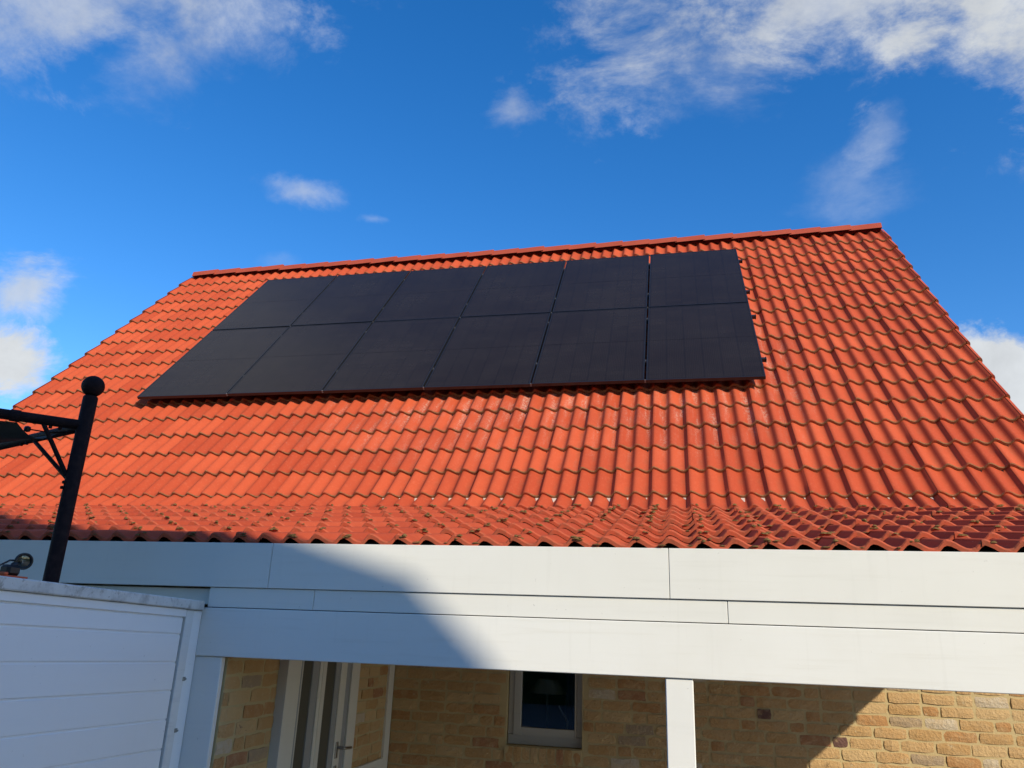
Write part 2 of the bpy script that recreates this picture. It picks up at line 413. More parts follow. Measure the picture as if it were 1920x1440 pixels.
# ------------------------------------------------------------------ roof geometry
AL = R_(48.38767)
P0 = Vector((-6.06363523, 7.31292064, 2.46938048))          # lower left corner of the panel field
VU = Vector((0, math.cos(AL), math.sin(AL))); VN = Vector((0, -math.sin(AL), math.cos(AL)))
XL, NT_ = -7.842, 35; TW = .30505; XR = XL + NT_ * TW
WAVE = TW / 2; AMP = .041; TH = .029; TL = .41; GAUGE = .3428
TILT = math.asin((TH + .003) / GAUGE)
def prof(u):
    u = u % 1.0
    t = u / .66 if u < .66 else 1 + (u - .66) / .34
    return AMP * (.5 + .5 * math.cos(math.pi * t)) ** 1.12
US = [0, .11, .24, .38, .52, .66, .76, .84, .92]
def tile_template(rnd, nose_mat=1, jit=0.0, x_trim=(0, 2)):
    xs = [-.075] + US + [1 + u for u in US] + [2.0]
    xs = [u for u in xs if True]
    v = []; f = []; mi = []; sm = []; hg = []
    n = len(xs)
    def zz(i, u): return prof(u) + (.0030 if i <= 1 else 0.0)
    for y in (0, TL):
        for i, u in enumerate(xs): v.append((u * WAVE, y, zz(i, u))); hg.append(prof(u) / AMP)
    for i in range(n - 1): f.append((i, i + 1, n + i + 1, n + i)); mi.append(0); sm.append(True)
    k = len(v)                                             # rounded lip, then the front edge
    for dy, dz in ((0, 0), (-.006, -.008), (-.004, -TH)):
        for i, u in enumerate(xs): v.append((u * WAVE, dy, zz(i, u) + dz)); hg.append(prof(u) / AMP)
    for r in range(2):
        for i in range(n - 1):
            f.append((k + (r + 1) * n + i, k + (r + 1) * n + i + 1, k + r * n + i + 1, k + r * n + i)); mi.append(nose_mat); sm.append(False)
    # left side lip lying over the neighbour
    k2 = len(v)
    v += [(xs[0] * WAVE, 0, zz(0, xs[0])), (xs[0] * WAVE, TL, zz(0, xs[0])), (xs[0] * WAVE, TL, zz(0, xs[0]) - .004), (xs[0] * WAVE, 0, zz(0, xs[0]) - .004)]
    hg += [.9] * 4; f.append((k2, k2 + 1, k2 + 2, k2 + 3)); mi.append(1); sm.append(False)
    v = np.array(v, float); v[:, 2] += jit
    return dict(v=v, f=f, mi=mi, sm=sm, rnd=np.full(len(v), rnd), hgt=np.array(hg))
TEMPL = [tile_template(i / 11) for i in range(12)]
TEMPL_LOW = [tile_template(i / 11) for i in range(12)]
TMESH = [piece_mesh('roof_tile', [(t, I4)], [M_TILE, M_NOSE]) for t in TEMPL]
LMESH = [piece_mesh('low_roof_tile', [(t, I4)], [M_TILE, M_NOSE2]) for t in TEMPL_LOW]
# verge tile: same tile with a rolled edge and a flange down the gable
def verge_template(rnd, side):
    t = tile_template(rnd); v = t['v'].copy(); f = list(t['f']); mi = list(t['mi']); sm = list(t['sm']); hg = list(t['hgt'])
    x = TW if side > 0 else -.012
    k = len(v); z = AMP + .004
    pr = [(0, 0), (.018 * side, -.003), (.034 * side, -.014), (.042 * side, -.034), (.043 * side, -.12)]
    add = []
    for y in (-.004, TL):
        for dx, dz in pr: add.append((x + dx, y, z + dz)); hg.append(1)
    n = len(pr)
    for i in range(n - 1): f.append((k + i, k + i + 1, k + n + i + 1, k + n + i)); mi.append(0); sm.append(True)
    f.append(tuple(k + i for i in range(n)) ); mi.append(1); sm.append(False)
    v = np.concatenate([v, np.array(add)])
    return dict(v=v, f=f, mi=mi, sm=sm, rnd=np.full(len(v), rnd), hgt=np.array(hg))
VT = {s: [verge_template(i / 5, s) for i in range(6)] for s in (1, -1)}
VMESH = {s: [piece_mesh('verge_tile', [(t, I4)], [M_TILE, M_NOSE]) for t in VT[s]] for s in (1, -1)}
def tile_matrix(x, nose, pitch):
    """nose: Vector of the trough at the front edge (lens level)"""
    a = pitch - TILT
    return Matrix.Translation((x, nose.y, nose.z + GZ)) @ Matrix.Rotation(a, 4, 'X')
STEEP = [P0 - VN * .150 + VU * (3.844 - GAUGE * k) for k in range(17)]
BETA = R_(13.4)
NLOW = 34; XR2 = XL + NLOW * TW
LOW = [Vector((0, 3.812 + GAUGE * math.cos(BETA) * j, .447 + GAUGE * math.sin(BETA) * j)) for j in range(8)]

# ------------------------------------------------------------------ the house
house = thing('house', (-2.5, 10.3, -GZ), 'house with steep red clay tile roof and yellow brick walls', 'house')
KINK = STEEP[16]
RIDGE = P0 - VN * .150 + VU * 4.26
BACKY = 2 * RIDGE.y - KINK.y
WY = 6.22; SX = -2.29; SX1 = -2.330
# carcass: front wall behind the bricks (with the window hole), side and back walls
mw = MB()
wx0, wx1, wz0, wz1 = -1.352, -.772, -.772, .30
MY = WY + .0078
def wall_rect(m, x0, x1, z0, z1, y0=MY, y1=WY + .30): m.box(x0, x1, y0, y1, z0, z1)
wall_rect(mw, SX - .02, wx0, -GZ, .90); wall_rect(mw, wx1, XR - .06, -GZ, .95)
wall_rect(mw, wx0, wx1, -GZ, wz0); wall_rect(mw, wx0, wx1, wz1, .95)
mw.build('front_wall', M_MORTAR, house)
MB().box(SX1 - .055, SX1 - .0075, 3.856, 4.42, -GZ, .36).box(SX - .30, SX - .0075, 5.50, WY + .3, -GZ, .70).box(SX - .30, SX - .02, 4.42, 5.50, .22, .6).build('side_wall', M_MORTAR, house)
for x in (XL + .06, XR - .10):
    gab = MB()
    y0, y1 = WY + .3, BACKY - .1
    vs = []
    for xx in (x, x + .04):
        vs += [(xx, y0, -GZ), (xx, y1, -GZ), (xx, y1, KINK.z - .15), (xx, RIDGE.y, RIDGE.z - .10), (xx, y0, KINK.z - .15)]
    gab.add(vs, [(4, 3, 2, 1, 0), (5, 6, 7, 8, 9)] + [(i, (i + 1) % 5, 5 + (i + 1) % 5, 5 + i) for i in range(5)])
    gab.build('gable_wall', M_MORTAR, house)
MB().box(XL + .1, XR - .1, BACKY - .35, BACKY - .05, -GZ, KINK.z - .16).build('back_wall', M_MORTAR, house)
# dark underlay beneath the tiles and the far slope
d1 = KINK - VN * .03; d2 = RIDGE - VN * .03
MB().add([(XL + .02, d1.y, d1.z), (XR - .02, d1.y, d1.z), (XR - .02, d2.y, d2.z), (XL + .02, d2.y, d2.z)], [(0, 1, 2, 3)]).build('roof_underlay', M_DARK, house)
MB().add([(XL, RIDGE.y, RIDGE.z), (XR, RIDGE.y, RIDGE.z), (XR, BACKY + .3, KINK.z - .3), (XL, BACKY + .3, KINK.z - .3),
          (XL, RIDGE.y, RIDGE.z - .04), (XR, RIDGE.y, RIDGE.z - .04), (XR, BACKY + .3, KINK.z - .34), (XL, BACKY + .3, KINK.z - .34)],
         [(0, 1, 2, 3), (7, 6, 5, 4), (0, 4, 5, 1), (1, 5, 6, 2), (2, 6, 7, 3), (3, 7, 4, 0)]).build('back_roof_slope', M_RIDGE, house)

# steep roof tiles: the 300 that show largest are parts, the rest one stuff part
cand = []
for k, N in enumerate(STEEP):
    s = 3.844 - GAUGE * k
    for i in range(NT_):
        x = XL + i * TW
        under = (P0.x - .05 < x and x + TW < P0.x + 6.95 and s > -.02 and s + GAUGE < 3.48)
        q = Vector((x + TW / 2, N.y, N.z)); dist = q.length
        inview = q.dot(right) / q.dot(fwd) > -.70 and q.dot(right) / q.dot(fwd) < .70
        jit = Matrix.Translation((random.uniform(-.002, .002), 0, 0)) @ Matrix.Rotation(random.gauss(0, .0045), 4, 'Z')
        M = tile_matrix(x, N + VN * random.uniform(-.001, .003) + VU * random.gauss(0, .0025), AL) @ jit
        sc_ = (-q.normalized()).dot(VN) / dist ** 2
        cand.append((under or not inview, -sc_, random.randrange(12), i, M))
cand.sort(key=lambda t: (t[0], t[1]))
rest = []
for n_, (hid, _, r, i, M) in enumerate(cand):
    verge = 1 if i == NT_ - 1 else (-1 if i == 0 else 0)
    if n_ < 300:
        me = VMESH[verge][r % 6] if verge else TMESH[r]
        link(bpy.data.objects.new('roof_tile', me), house, M)
    else:
        rest.append((VT[verge][r % 6] if verge else TEMPL[r], M))
o = bpy.data.objects.new('roof_tile_field', piece_mesh('roof_tile_field', [(t, Matrix.Translation((0, -10, -3)) @ M) for t, M in rest], [M_TILE, M_NOSE]))
link(o, house, Matrix.Translation((0, 10, 3))); tag(o, kind='stuff')

# ridge tiles: angular capping, each wide end lying over the next one
def ridge_mesh():
    L = .418; v = []; f = []
    def sec(x, g, dz):
        return [(x, -.130 - g, -.088 + dz), (x, -.108 - g, -.005 + dz), (x, -.050, .026 + g + dz), (x, .050, .026 + g + dz), (x, .108 + g, -.005 + dz), (x, .130 + g, -.088 + dz)]
    secs = [sec(0, 0, 0), sec(.10, .002, .003), sec(L - .10, .008, .009), sec(L, .010, .012)]
    for s_ in secs: v += s_
    for r in range(3):
        for i in range(5): f.append((r * 6 + i, r * 6 + i + 1, (r + 1) * 6 + i + 1, (r + 1) * 6 + i))
    f.append((18, 19, 20, 21, 22, 23)); f.append((5, 4, 3, 2, 1, 0))
    me = bpy.data.meshes.new('ridge_tile'); me.from_pydata(v, [], f); me.materials.append(M_RIDGE); me.update(); return me
RM = ridge_mesh(); NR = 27; RW = (XR - XL - .06) / NR
for i in range(NR):
    x = XL + .025 + i * RW
    link(bpy.data.objects.new('ridge_tile', RM), house,
         T(x, RIDGE.y + .02, RIDGE.z + .045 + random.uniform(-.003, .003)) @ Euler((random.gauss(0, .01), random.gauss(0, .004), random.gauss(0, .004))).to_matrix().to_4x4())

# ------------------------------------------------------------------ bricks
CRS, BH, JT = .0772, .0642, .0136
def brick_template(L, rnd, depth=.05):
    nx_, nz_ = (5, 3) if L > .15 else (3, 3)
    v = []; f = []
    for k in range(nz_):
        for i in range(nx_):
            ex = i in (0, nx_ - 1); ez = k in (0, nz_ - 1)
            x = (i / (nx_ - 1) - .5) * L; z = (k / (nz_ - 1) - .5) * BH
            y = random.uniform(-.0025, .0022) + (.0028 if ex or ez else 0) + (.0026 if ex and ez else 0)
            if ex or ez: x += random.uniform(-.0035, .0035); z += random.uniform(-.0038, .0038)
            if ex: x -= math.copysign(.0015, x)
            if ez: z -= math.copysign(.0005, z)
            if ex and ez: x -= math.copysign(random.uniform(.000, .005), x); z -= math.copysign(random.uniform(.000, .003), z)
            v.append((x, y, z))
    for k in range(nz_ - 1):
        for i in range(nx_ - 1):
            a = k * nx_ + i; f.append((a, a + 1, a + nx_ + 1, a + nx_))
    nf = len(f)
    ring = list(range(nx_)) + [k * nx_ + nx_ - 1 for k in range(1, nz_)] + [(nz_ - 1) * nx_ + i for i in range(nx_ - 2, -1, -1)] + [k * nx_ for k in range(nz_ - 2, 0, -1)]
    k0 = len(v)
    for r in ring: v.append((v[r][0], depth, v[r][2]))
    m = len(ring)
    for q in range(m): f.append((ring[q], k0 + q, k0 + (q + 1) % m, ring[(q + 1) % m]))
    v = np.array(v)
    return dict(v=v, f=f, mi=[0] * len(f), sm=[False] * nf + [False] * m, rnd=np.full(len(v), rnd), hgt=np.zeros(len(v)))
LS, LH = .2078, .0972
BT = {LS: [brick_template(LS, (i + .5) / 60) for i in range(60)], LH: [brick_template(LH, (i * 2.5 + .5) / 60) for i in range(24)]}
BM = {L: [piece_mesh('brick', [(t, I4)], [M_BRICK]) for t in ts] for L, ts in BT.items()}
bricks = []
def lay(a0, a1, z0, z1, place, holes=(), z_ref=-.258):
    k0 = math.floor((z0 - z_ref) / CRS)
    k = k0
    while z_ref + k * CRS + BH < z1:
        zb = z_ref + k * CRS; a = a0 + random.choice((0, -.11, -.055)) if True else a0
        a = a0 - random.choice((0.0, .055, .11))
        run = 0
        while a < a1 - .02:
            L = LH if (random.random() < .16 or run >= 6) else LS
            run = 0 if L == LH else run + 1
            s0, s1 = max(a, a0), min(a + L, a1)
            if s1 - s0 > .03:
                segs = [(s0, s1)]
                for (h0, h1, hz0, hz1) in holes:
                    if zb + BH > hz0 + .01 and zb < hz1 - .01:
                        ns = []
                        for (p, q) in segs:
                            if q <= h0 or p >= h1: ns.append((p, q))
                            else:
                                if h0 - p > .03: ns.append((p, h0))
                                if q - h1 > .03: ns.append((h1, q))
                        segs = ns
                for (p, q) in segs:
                    r = random.randrange(len(BT[L]))
                    M = place((p + q) / 2, zb + BH / 2) @ Matrix.Rotation(random.gauss(0, .006), 4, 'Y') @ Matrix.Diagonal(((q - p) / L, 1, 1, 1))
                    pt = M.translation - Vector((0, 0, GZ))
                    dx = pt.dot(right) / pt.dot(fwd); dy = pt.dot(up) / pt.dot(fwd)
                    vis = abs(dx) < .70 and -.54 < dy and pt.z < -.13
                    bricks.append((not vis, pt.length, L, r, M))
            a += L + JT
        k += 1
frontplace = lambda a, z: T(a, WY + random.uniform(-.003, .003), z)
sideplace = lambda a, z: T(SX + random.uniform(-.003, .003), a, z) @ Matrix.Rotation(R_(90), 4, 'Z')
lay(SX + .012, XR - .08, -GZ + .02, .88, frontplace, holes=[(wx0 - .012, wx1 + .012, -.862, .42)])
lay(3.858, 4.416, -GZ + .02, .34, lambda a, z: Matrix.Translation((SX1 - SX, 0, 0)) @ sideplace(a, z), z_ref=-.235)
lay(5.50, 6.11, -GZ + .02, .60, sideplace, z_ref=-.235)
bricks.sort(key=lambda t: (t[0], t[1]))
restb = []
for n_, (h_, _, L, r, M) in enumerate(bricks):
    if n_ < 296: link(bpy.data.objects.new('brick', BM[L][r]), house, M)
    else: restb.append((BT[L][r], M))
o = bpy.data.objects.new('brickwork', piece_mesh('brickwork', [(t, Matrix.Translation((0, -6, -1)) @ M) for t, M in restb], [M_BRICK]))
link(o, house, Matrix.Translation((0, 6, 1))); tag(o, kind='stuff')
# window: upright brick sill, frame, sash, pane
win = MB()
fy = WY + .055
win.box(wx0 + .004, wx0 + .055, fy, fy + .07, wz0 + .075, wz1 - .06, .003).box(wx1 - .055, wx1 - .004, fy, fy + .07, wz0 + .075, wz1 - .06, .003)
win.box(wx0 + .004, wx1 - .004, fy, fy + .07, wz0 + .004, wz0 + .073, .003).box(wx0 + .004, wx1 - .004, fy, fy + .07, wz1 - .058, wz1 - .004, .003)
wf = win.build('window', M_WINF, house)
sa = MB(); sy = fy - .012
sx0, sx1, sz0, sz1 = wx0 + .048, wx1 - .048, wz0 + .068, wz1 - .05
gx0, gx1, gz0, gz1 = -1.247, -.834, -.648, wz1 - .11
sa.box(sx0, gx0, sy, sy + .06, sz0, sz1, .003).box(gx1, sx1, sy, sy + .06, sz0, sz1, .003)
sa.box(gx0, gx1, sy + .001, sy + .059, sz0, gz0).box(gx0, gx1, sy + .001, sy + .059, gz1, sz1)
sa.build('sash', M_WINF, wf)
MB().box(gx0, gx1, sy + .025, sy + .031, gz0, gz1).build('pane', M_GLASS, wf)
cl = MB()
for x in (-1.26, -.86): cl.box(x, x + .05, fy - .007, fy - .0005, wz0 + .028, wz0 + .034)
cl.build('drain_cover', M_WINF, wf)
for i in range(9):
    x = wx0 + .002 + (i + .5) * (wx1 - wx0 - .004) / 9
    t = BT[LH][random.randrange(24)]
    me = BM[LH][random.randrange(24)]
    link(bpy.data.objects.new('sill_brick', me), house, T(x, WY - .022 + random.uniform(-.003, .003), wz0 - .058) @ Matrix.Rotation(R_(90), 4, 'Y') @ Matrix.Diagonal((1.06, 1, .86, 1)))
MB().box(wx0 - .002, wx1 + .002, WY - .016, WY + .05, wz0 - .112, wz0 - .006).build('sill_mortar', M_MORTAR, house)
# room behind the window
rm = MB()
rx0, rx1, ry1, rz0, rz1 = -2.2, .2, 8.8, -1.55, .6
y0_ = WY + .302
rm.add([(rx0, y0_, rz0), (rx1, y0_, rz0), (rx1, ry1, rz0), (rx0, ry1, rz0), (rx0, y0_, rz1), (rx1, y0_, rz1), (rx1, ry1, rz1), (rx0, ry1, rz1)],
       [(0, 1, 2, 3), (4, 7, 6, 5), (3, 2, 6, 7), (0, 3, 7, 4), (1, 5, 6, 2)])
rm.build('room_lining', M_VOID, house, recalc=False)
MB().box(wx0 - .15, wx1 + .15, WY + .302, WY + .62, wz0 - .05, wz0 - .01).build('window_board', M_WINF, house)
# the two glazed door leaves in the side wall
dr = MB()
def yb(m, y0, y1, x0, x1, z0=-GZ + .02, z1=.215): return m.box(SX + x0, SX + x1, y0, y1, z0, z1, .002)
yb(dr, 4.418, 4.585, -.10, .014); yb(dr, 5.365, 5.502, -.10, .014)
dr.box(SX - .10, SX + .012, 4.587, 5.363, .10, .212)
door = dr.build('door_frame', M_DOORW, house)
jm = MB(); yb(jm, 4.587, 4.622, -.09, .003, z1=.098); jm.build('rebate', M_DOORG, door)
jm = MB(); yb(jm, 5.290, 5.363, -.09, .002, z1=.098); jm.build('rebate', M_DOORG, door)
for (a, st, g0, g1, e, nm) in ((4.624, .010, 4.634, 4.772, 4.900, 0), (4.902, .052, 4.956, 5.120, 5.288, 1)):
    lf = MB()
    yb(lf, a, g0, -.05, .004 if nm == 0 else .010, z1=.096)
    yb(lf, g1 + (.088 if nm == 0 else .070), e, -.05, .008, z1=.096)
    lf.box(SX - .049, SX + .002, g0 + .001, g1 - .001, -GZ + .021, -1.25).box(SX - .049, SX + .002, g0 + .001, g1 - .001, .03, .095)
    leaf = lf.build('door_leaf', M_DOORW, house)
    gs = MB(); yb(gs, g1 + .001, g1 + (.086 if nm == 0 else .068), -.048, .001, z1=.095); gs.build('grey_stile', M_DOORG, leaf)
    MB().box(SX - .012, SX - .006, g0, g1, -1.25, .03).build('pane', M_DGLASS, leaf)
    if nm == 1:
        hd = MB(); hx = SX + .008
        hd.box(hx - .003, hx + .008, 5.210, 5.245, -.80, -.70, .002)
        hd.tube([(hx + .006, 5.228, -.735), (hx + .050, 5.228, -.735), (hx + .056, 5.240, -.737), (hx + .056, 5.345, -.745)], .0095, 8)
        hd.box(hx - .003, hx + .007, 5.210, 5.245, -.94, -.845, .002)
        hd.build('handle', M_STEEL, leaf)
cp = MB(); cp.box(SX - .02, SX + .012, 6.112, WY - .004, -GZ + .02, .6, .002); cp.build('corner_trim', M_DOORW, house)
wp = MB(); wp.box(SX - .004, SX + .016, 5.504, 6.108, -GZ + .02, -.905, .003); wp.build('plinth_panel', M_DOORW, house)

# ------------------------------------------------------------------ things behind the window glass
tl = thing('table_lamp', (-1.12, 6.72, -.79), 'table lamp with pale shade on a thin stem behind the small window', 'lamp')
by, bz = 6.72, wz0 - .008
def lw(v): return v
MB().lathe([(.075, bz), (.075, bz + .012), (.02, bz + .03), (.010, bz + .05), (.010, -.40)], (-1.12, by, 0), (0, 0, 1), 16).build('stem', M_CHROME, tl)
MB().lathe([(.155, -.425), (.085, -.318)], (-1.115, by, 0), (0, 0, 1), 24).lathe([(.152, -.424), (.082, -.318)], (-1.115, by, 0), (0, 0, 1), 24).build('lamp_shade', M_SHADE, tl, recalc=False)
orn = MB()
pts = []
for i in range(18):
    t = i / 17; a = -.6 + t * 4.2
    pts.append((-.985 + .05 * math.sin(a * 1.15) * (1 - .3 * t), 6.66, bz + .02 + .25 * t))
orn.tube(pts, [.013 - .006 * (i / 17) for i in range(18)], 8)
orn.lathe([(.045, bz), (.04, bz + .012), (.012, bz + .03)], (pts[0][0], 6.66, 0), (0, 0, 1), 14)
o = orn.build('ornament', M_PORC); tag(o, 'pale curved ornament standing beside the lamp behind the window', 'ornament')
cu = MB(); n = 40; vs = []
for j, z in enumerate((-1.3, .4)):
    for i in range(n + 1): vs.append((-1.02 + i * .012, 7.05 + .03 * math.sin(i * .9), z))
cu.add(vs, [(i, i + 1, n + 2 + i, n + 1 + i) for i in range(n)], True)
o = cu.build('curtain', M_CURT, recalc=False); tag(o, 'dark blue curtain hanging behind the small window', 'curtain')

# ------------------------------------------------------------------ the veranda
ver = thing('veranda', (0, 3.87, -GZ), 'white painted veranda with low red tile roof along the house front', 'veranda')
for j, N in enumerate(LOW):
    pitch = BETA if j < 7 else R_(35)
    for i in range(NLOW):
        r = random.randrange(12); jit = Matrix.Rotation(random.gauss(0, .005), 4, 'Z')
        M = tile_matrix(XL + i * TW, N + Vector((0, random.gauss(0, .003), random.uniform(-.001, .003))), pitch) @ jit
        if j == 7: M = M @ Matrix.Diagonal((1, .85, 1, 1))
        verge = 1 if i == NLOW - 1 else (-1 if i == 0 else 0)
        link(bpy.data.objects.new('roof_tile', VMESH[verge][r % 6] if verge else LMESH[r]), ver, M)
# boarding under the low roof
e0 = LOW[0]; e1 = LOW[7]; off = -.055
cb = MB(); y0, y1 = 3.90, 6.215
za = e0.z + (y0 - e0.y) * math.tan(BETA) + off; zb = e0.z + (y1 - e0.y) * math.tan(BETA) + off
cb.add([(XL + .03, y0, za), (XR2 - .03, y0, za), (XR2 - .03, y1, zb), (XL + .03, y1, zb), (XL + .03, y0, za - .02), (XR2 - .03, y0, za - .02), (XR2 - .03, y1, zb - .02), (XL + .03, y1, zb - .02)],
       [(0, 1, 2, 3), (7, 6, 5, 4), (0, 4, 5, 1), (1, 5, 6, 2), (2, 6, 7, 3), (3, 7, 4, 0)])
cb.build('ceiling_boarding', M_POST, ver)
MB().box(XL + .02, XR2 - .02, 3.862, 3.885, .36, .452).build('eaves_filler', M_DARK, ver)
def boards(name, xs, y0, y1, z0, z1, m, bev=.002):
    for a, e in zip(xs[:-1], xs[1:]):
        MB().box(a + .0012, e - .0012, y0, y1, z0, z1, bev).build(name, m, ver)
boards('fascia_board', [XL, -2.133, -.063, XR2], 3.800, 3.825, .199, .432, M_FASC)
boards('trim_board', [-2.4745, -1.868, .197, XR2], 3.810, 3.842, .0965, .1965, M_FASC)
boards('trim_board', [XL, -2.478], 3.845, 3.865, .110, .192, M_FASC)
MB().box(-2.4975, XR2, 3.804, 3.93, -.149, .0925, .003).build('beam', M_BEAM, ver)
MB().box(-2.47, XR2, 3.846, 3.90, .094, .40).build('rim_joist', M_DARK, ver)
for x0, x1 in ((-2.560, -2.346), (-.093, .031)):
    MB().box(x0, x1, 3.815, 3.925 if x0 > -1 else 3.850, -GZ + .004, -.151, .004).build('post', M_POST, ver)
MB().box(1.462, 1.50, 3.83, 3.86, -.200, -.150, .006).build('hook', M_BLACK, ver)
# moss cushions on the edges of the low roof, at the joint of every second wave
def lump(m, c, rx, ry, rz, M=None):
    n = 7; vs = [Vector((0, 0, rz * random.uniform(.8, 1.1)))]
    for rr, h in ((.6, .75), (1.0, 0.0)):
        for k in range(n):
            t = 2 * math.pi * (k + random.uniform(-.2, .2)) / n; q = rr * random.uniform(.75, 1.2)
            vs.append(Vector((rx * q * math.cos(t), ry * q * math.sin(t), rz * h * random.uniform(.6, 1.2))))
    fs = [(0, 1 + k, 1 + (k + 1) % n) for k in range(n)] + [(1 + k, 1 + n + k, 1 + n + (k + 1) % n, 1 + (k + 1) % n) for k in range(n)]
    m.add([M @ (v + Vector(c)) for v in vs], fs, True)
mo = MB(); GI = Matrix.Translation((0, 0, -GZ))
for j, N in enumerate(LOW):
    for i in range(NLOW + 1):
        M = GI @ tile_matrix(XL + i * TW, N, BETA if j < 7 else R_(35))
        for q in range(random.choice((2, 3, 3, 4))):
            lump(mo, (random.uniform(-.010, .042), random.uniform(-.010, .004), AMP - .012 + random.uniform(-.012, .006)), random.uniform(.010, .022), random.uniform(.006, .011), random.uniform(.006, .012), M)
        for w in (0, 1):
            if random.random() < .55:
                lump(mo, (WAVE * (w + .70) + random.uniform(-.02, .02), random.uniform(-.012, .012), -.001), random.uniform(.012, .026), random.uniform(.006, .016), random.uniform(.003, .007), M)
o = mo.build('moss', M_MOSS, ver, recalc=False); tag(o, kind='stuff')
# pale mortar squeezed out where the two roofs meet
mf = MB()
for i in range(NLOW):
    for w in (0, 1):
        x = XL + i * TW + WAVE * (w + .69)
        if not (-4.6 < x < 2.6) or random.random() < .14: continue
        s_ = random.uniform(.35, .9)
        if x > .9 or x < -3.4: s_ *= .5
        M = GI @ tile_matrix(x, LOW[7], R_(35)) 
        y0 = .238; a = .036 * s_; L = .105 * s_
        mf.add([M @ Vector(p) for p in ((-a, y0, .0065), (a * .8, y0, .0055), (random.uniform(-.01, .015), y0 - L, .004), (-a, y0, -.01), (a * .8, y0, -.01), (0, y0 - L, -.01))],
               [(0, 2, 1), (0, 3, 5, 2), (1, 2, 5, 4), (0, 1, 4, 3)])
o = mf.build('mortar_fillet', M_MORT, ver); tag(o, kind='stuff')

# ------------------------------------------------------------------ solar panels
PWD, PHT, GAP = 1.134, 1.722, .020
ROT = Matrix((Vector((1, 0, 0)), VU, VN)).transposed().to_4x4()
def local_mesh(name, boxes, m, bev=0.0):
    mb = MB()
    for bx in boxes: mb.box(*bx, bev)
    me = bpy.data.meshes.new(name); me.from_pydata([tuple(p) for p in mb.v], [], mb.f)
    import bmesh
    bm = bmesh.new(); bm.from_mesh(me); bmesh.ops.recalc_face_normals(bm, faces=bm.faces[:]); bm.to_mesh(me); bm.free()
    me.materials.append(m); me.update(); return me
fw = .011
frame_me = local_mesh('frame', [(0, PWD, 0, fw, -.035, 0), (0, PWD, PHT - fw, PHT, -.035, 0), (0, fw, fw + .0005, PHT - fw - .0005, -.035, -.0002), (PWD - fw, PWD, fw + .0005, PHT - fw - .0005, -.035, -.0002)], M_FRAME)
hw, hh = PWD / 2 - fw - .001, (PHT / 2 - fw - .003) / 2
cell_me = local_mesh('cell_sheet', [(-hw, hw, -hh, hh, -.004, 0)], M_CELL)
back_me = local_mesh('backing', [(fw, PWD - fw, fw, PHT - fw, -.010, -.0055)], M_FRAME)
COLN = ['at the left end', 'second from the left', 'third from the left', 'third from the right', 'second from the right', 'at the right end']
for row in range(2):
    for c_ in range(6):
        org = P0 + Vector((1, 0, 0)) * (c_ * (PWD + GAP)) + VU * (row * (PHT + GAP)) + VN * random.uniform(-.002, .002)
        t = thing('solar_panel', tuple(org), 'black solar panel %s of the %s row' % (COLN[c_], ('lower', 'upper')[row]), 'solar panel', 'black solar panels on the red roof',
                  ROT @ Euler((random.gauss(0, .0012), random.gauss(0, .0016), 0)).to_matrix().to_4x4())
        B = WM[t.name]
        link(bpy.data.objects.new('frame', frame_me), t, B)
        link(bpy.data.objects.new('backing', back_me), t, B)
        for h in (0, 1):
            link(bpy.data.objects.new('cell_sheet', cell_me), t, B @ Matrix.Translation((PWD / 2, PHT / 2 + (.0016 + hh) * (1 if h else -1), -.0015)))
RAILS = [.437, 1.451, 2.151, 3.159]
RN = ['lowest', 'second lowest', 'second highest', 'highest']
TOTW = 6 * PWD + 5 * GAP
rail_me = local_mesh('rail', [(-.03, TOTW + .045, -.018, .018, -.078, -.0375)], M_FRAME, .002)
cap_me = local_mesh('end_cap', [(TOTW + .0455, TOTW + .056, -.022, .022, -.082, -.034)], M_BLACK, .003)
clamp_me = local_mesh('clamp', [(-.0085, .0085, -.012, .012, -.03, -.010), (-.003, .003, -.004, .004, -.010, -.002)], M_CLAMP, .0)
hook_me = local_mesh('roof_hook', [(-.016, .016, -.012, .012, -.150, -.079), (-.016, .016, .012, .12, -.150, -.142)], M_CLAMP)
for r_, s in enumerate(RAILS):
    org = P0 + VU * s
    t = thing('mounting_rail', tuple(org), '%s of the four black rails under the solar panels' % RN[r_], 'rail', 'mounting rails under the solar panels', ROT)
    B = WM[t.name]
    link(bpy.data.objects.new('rail_bar', rail_me), t, B); link(bpy.data.objects.new('end_cap', cap_me), t, B)
    for k in range(5): link(bpy.data.objects.new('clamp', clamp_me), t, B @ Matrix.Translation(((k + 1) * (PWD + GAP) - GAP / 2, random.uniform(-.02, .02), 0)))
    for k in range(8): link(bpy.data.objects.new('roof_hook', hook_me), t, B @ Matrix.Translation((.2 + k * .93, 0, 0)))
# small clips closing the joints at the lower edge and at the cross joint
clip_me = local_mesh('edge_clip', [(-.0055, .0055, -.003, .008, -.030, .001)], M_CLAMP)
LR = bpy.data.objects['mounting_rail']; UR = bpy.data.objects['mounting_rail.002']
for k in range(1, 6):
    for par, s in ((LR, 0.0), (UR, PHT + .004)):
        link(bpy.data.objects.new('edge_clip', clip_me), par, T(*(P0 + VU * s + Vector((k * (PWD + GAP) - GAP / 2, 0, 0)))) @ ROT)

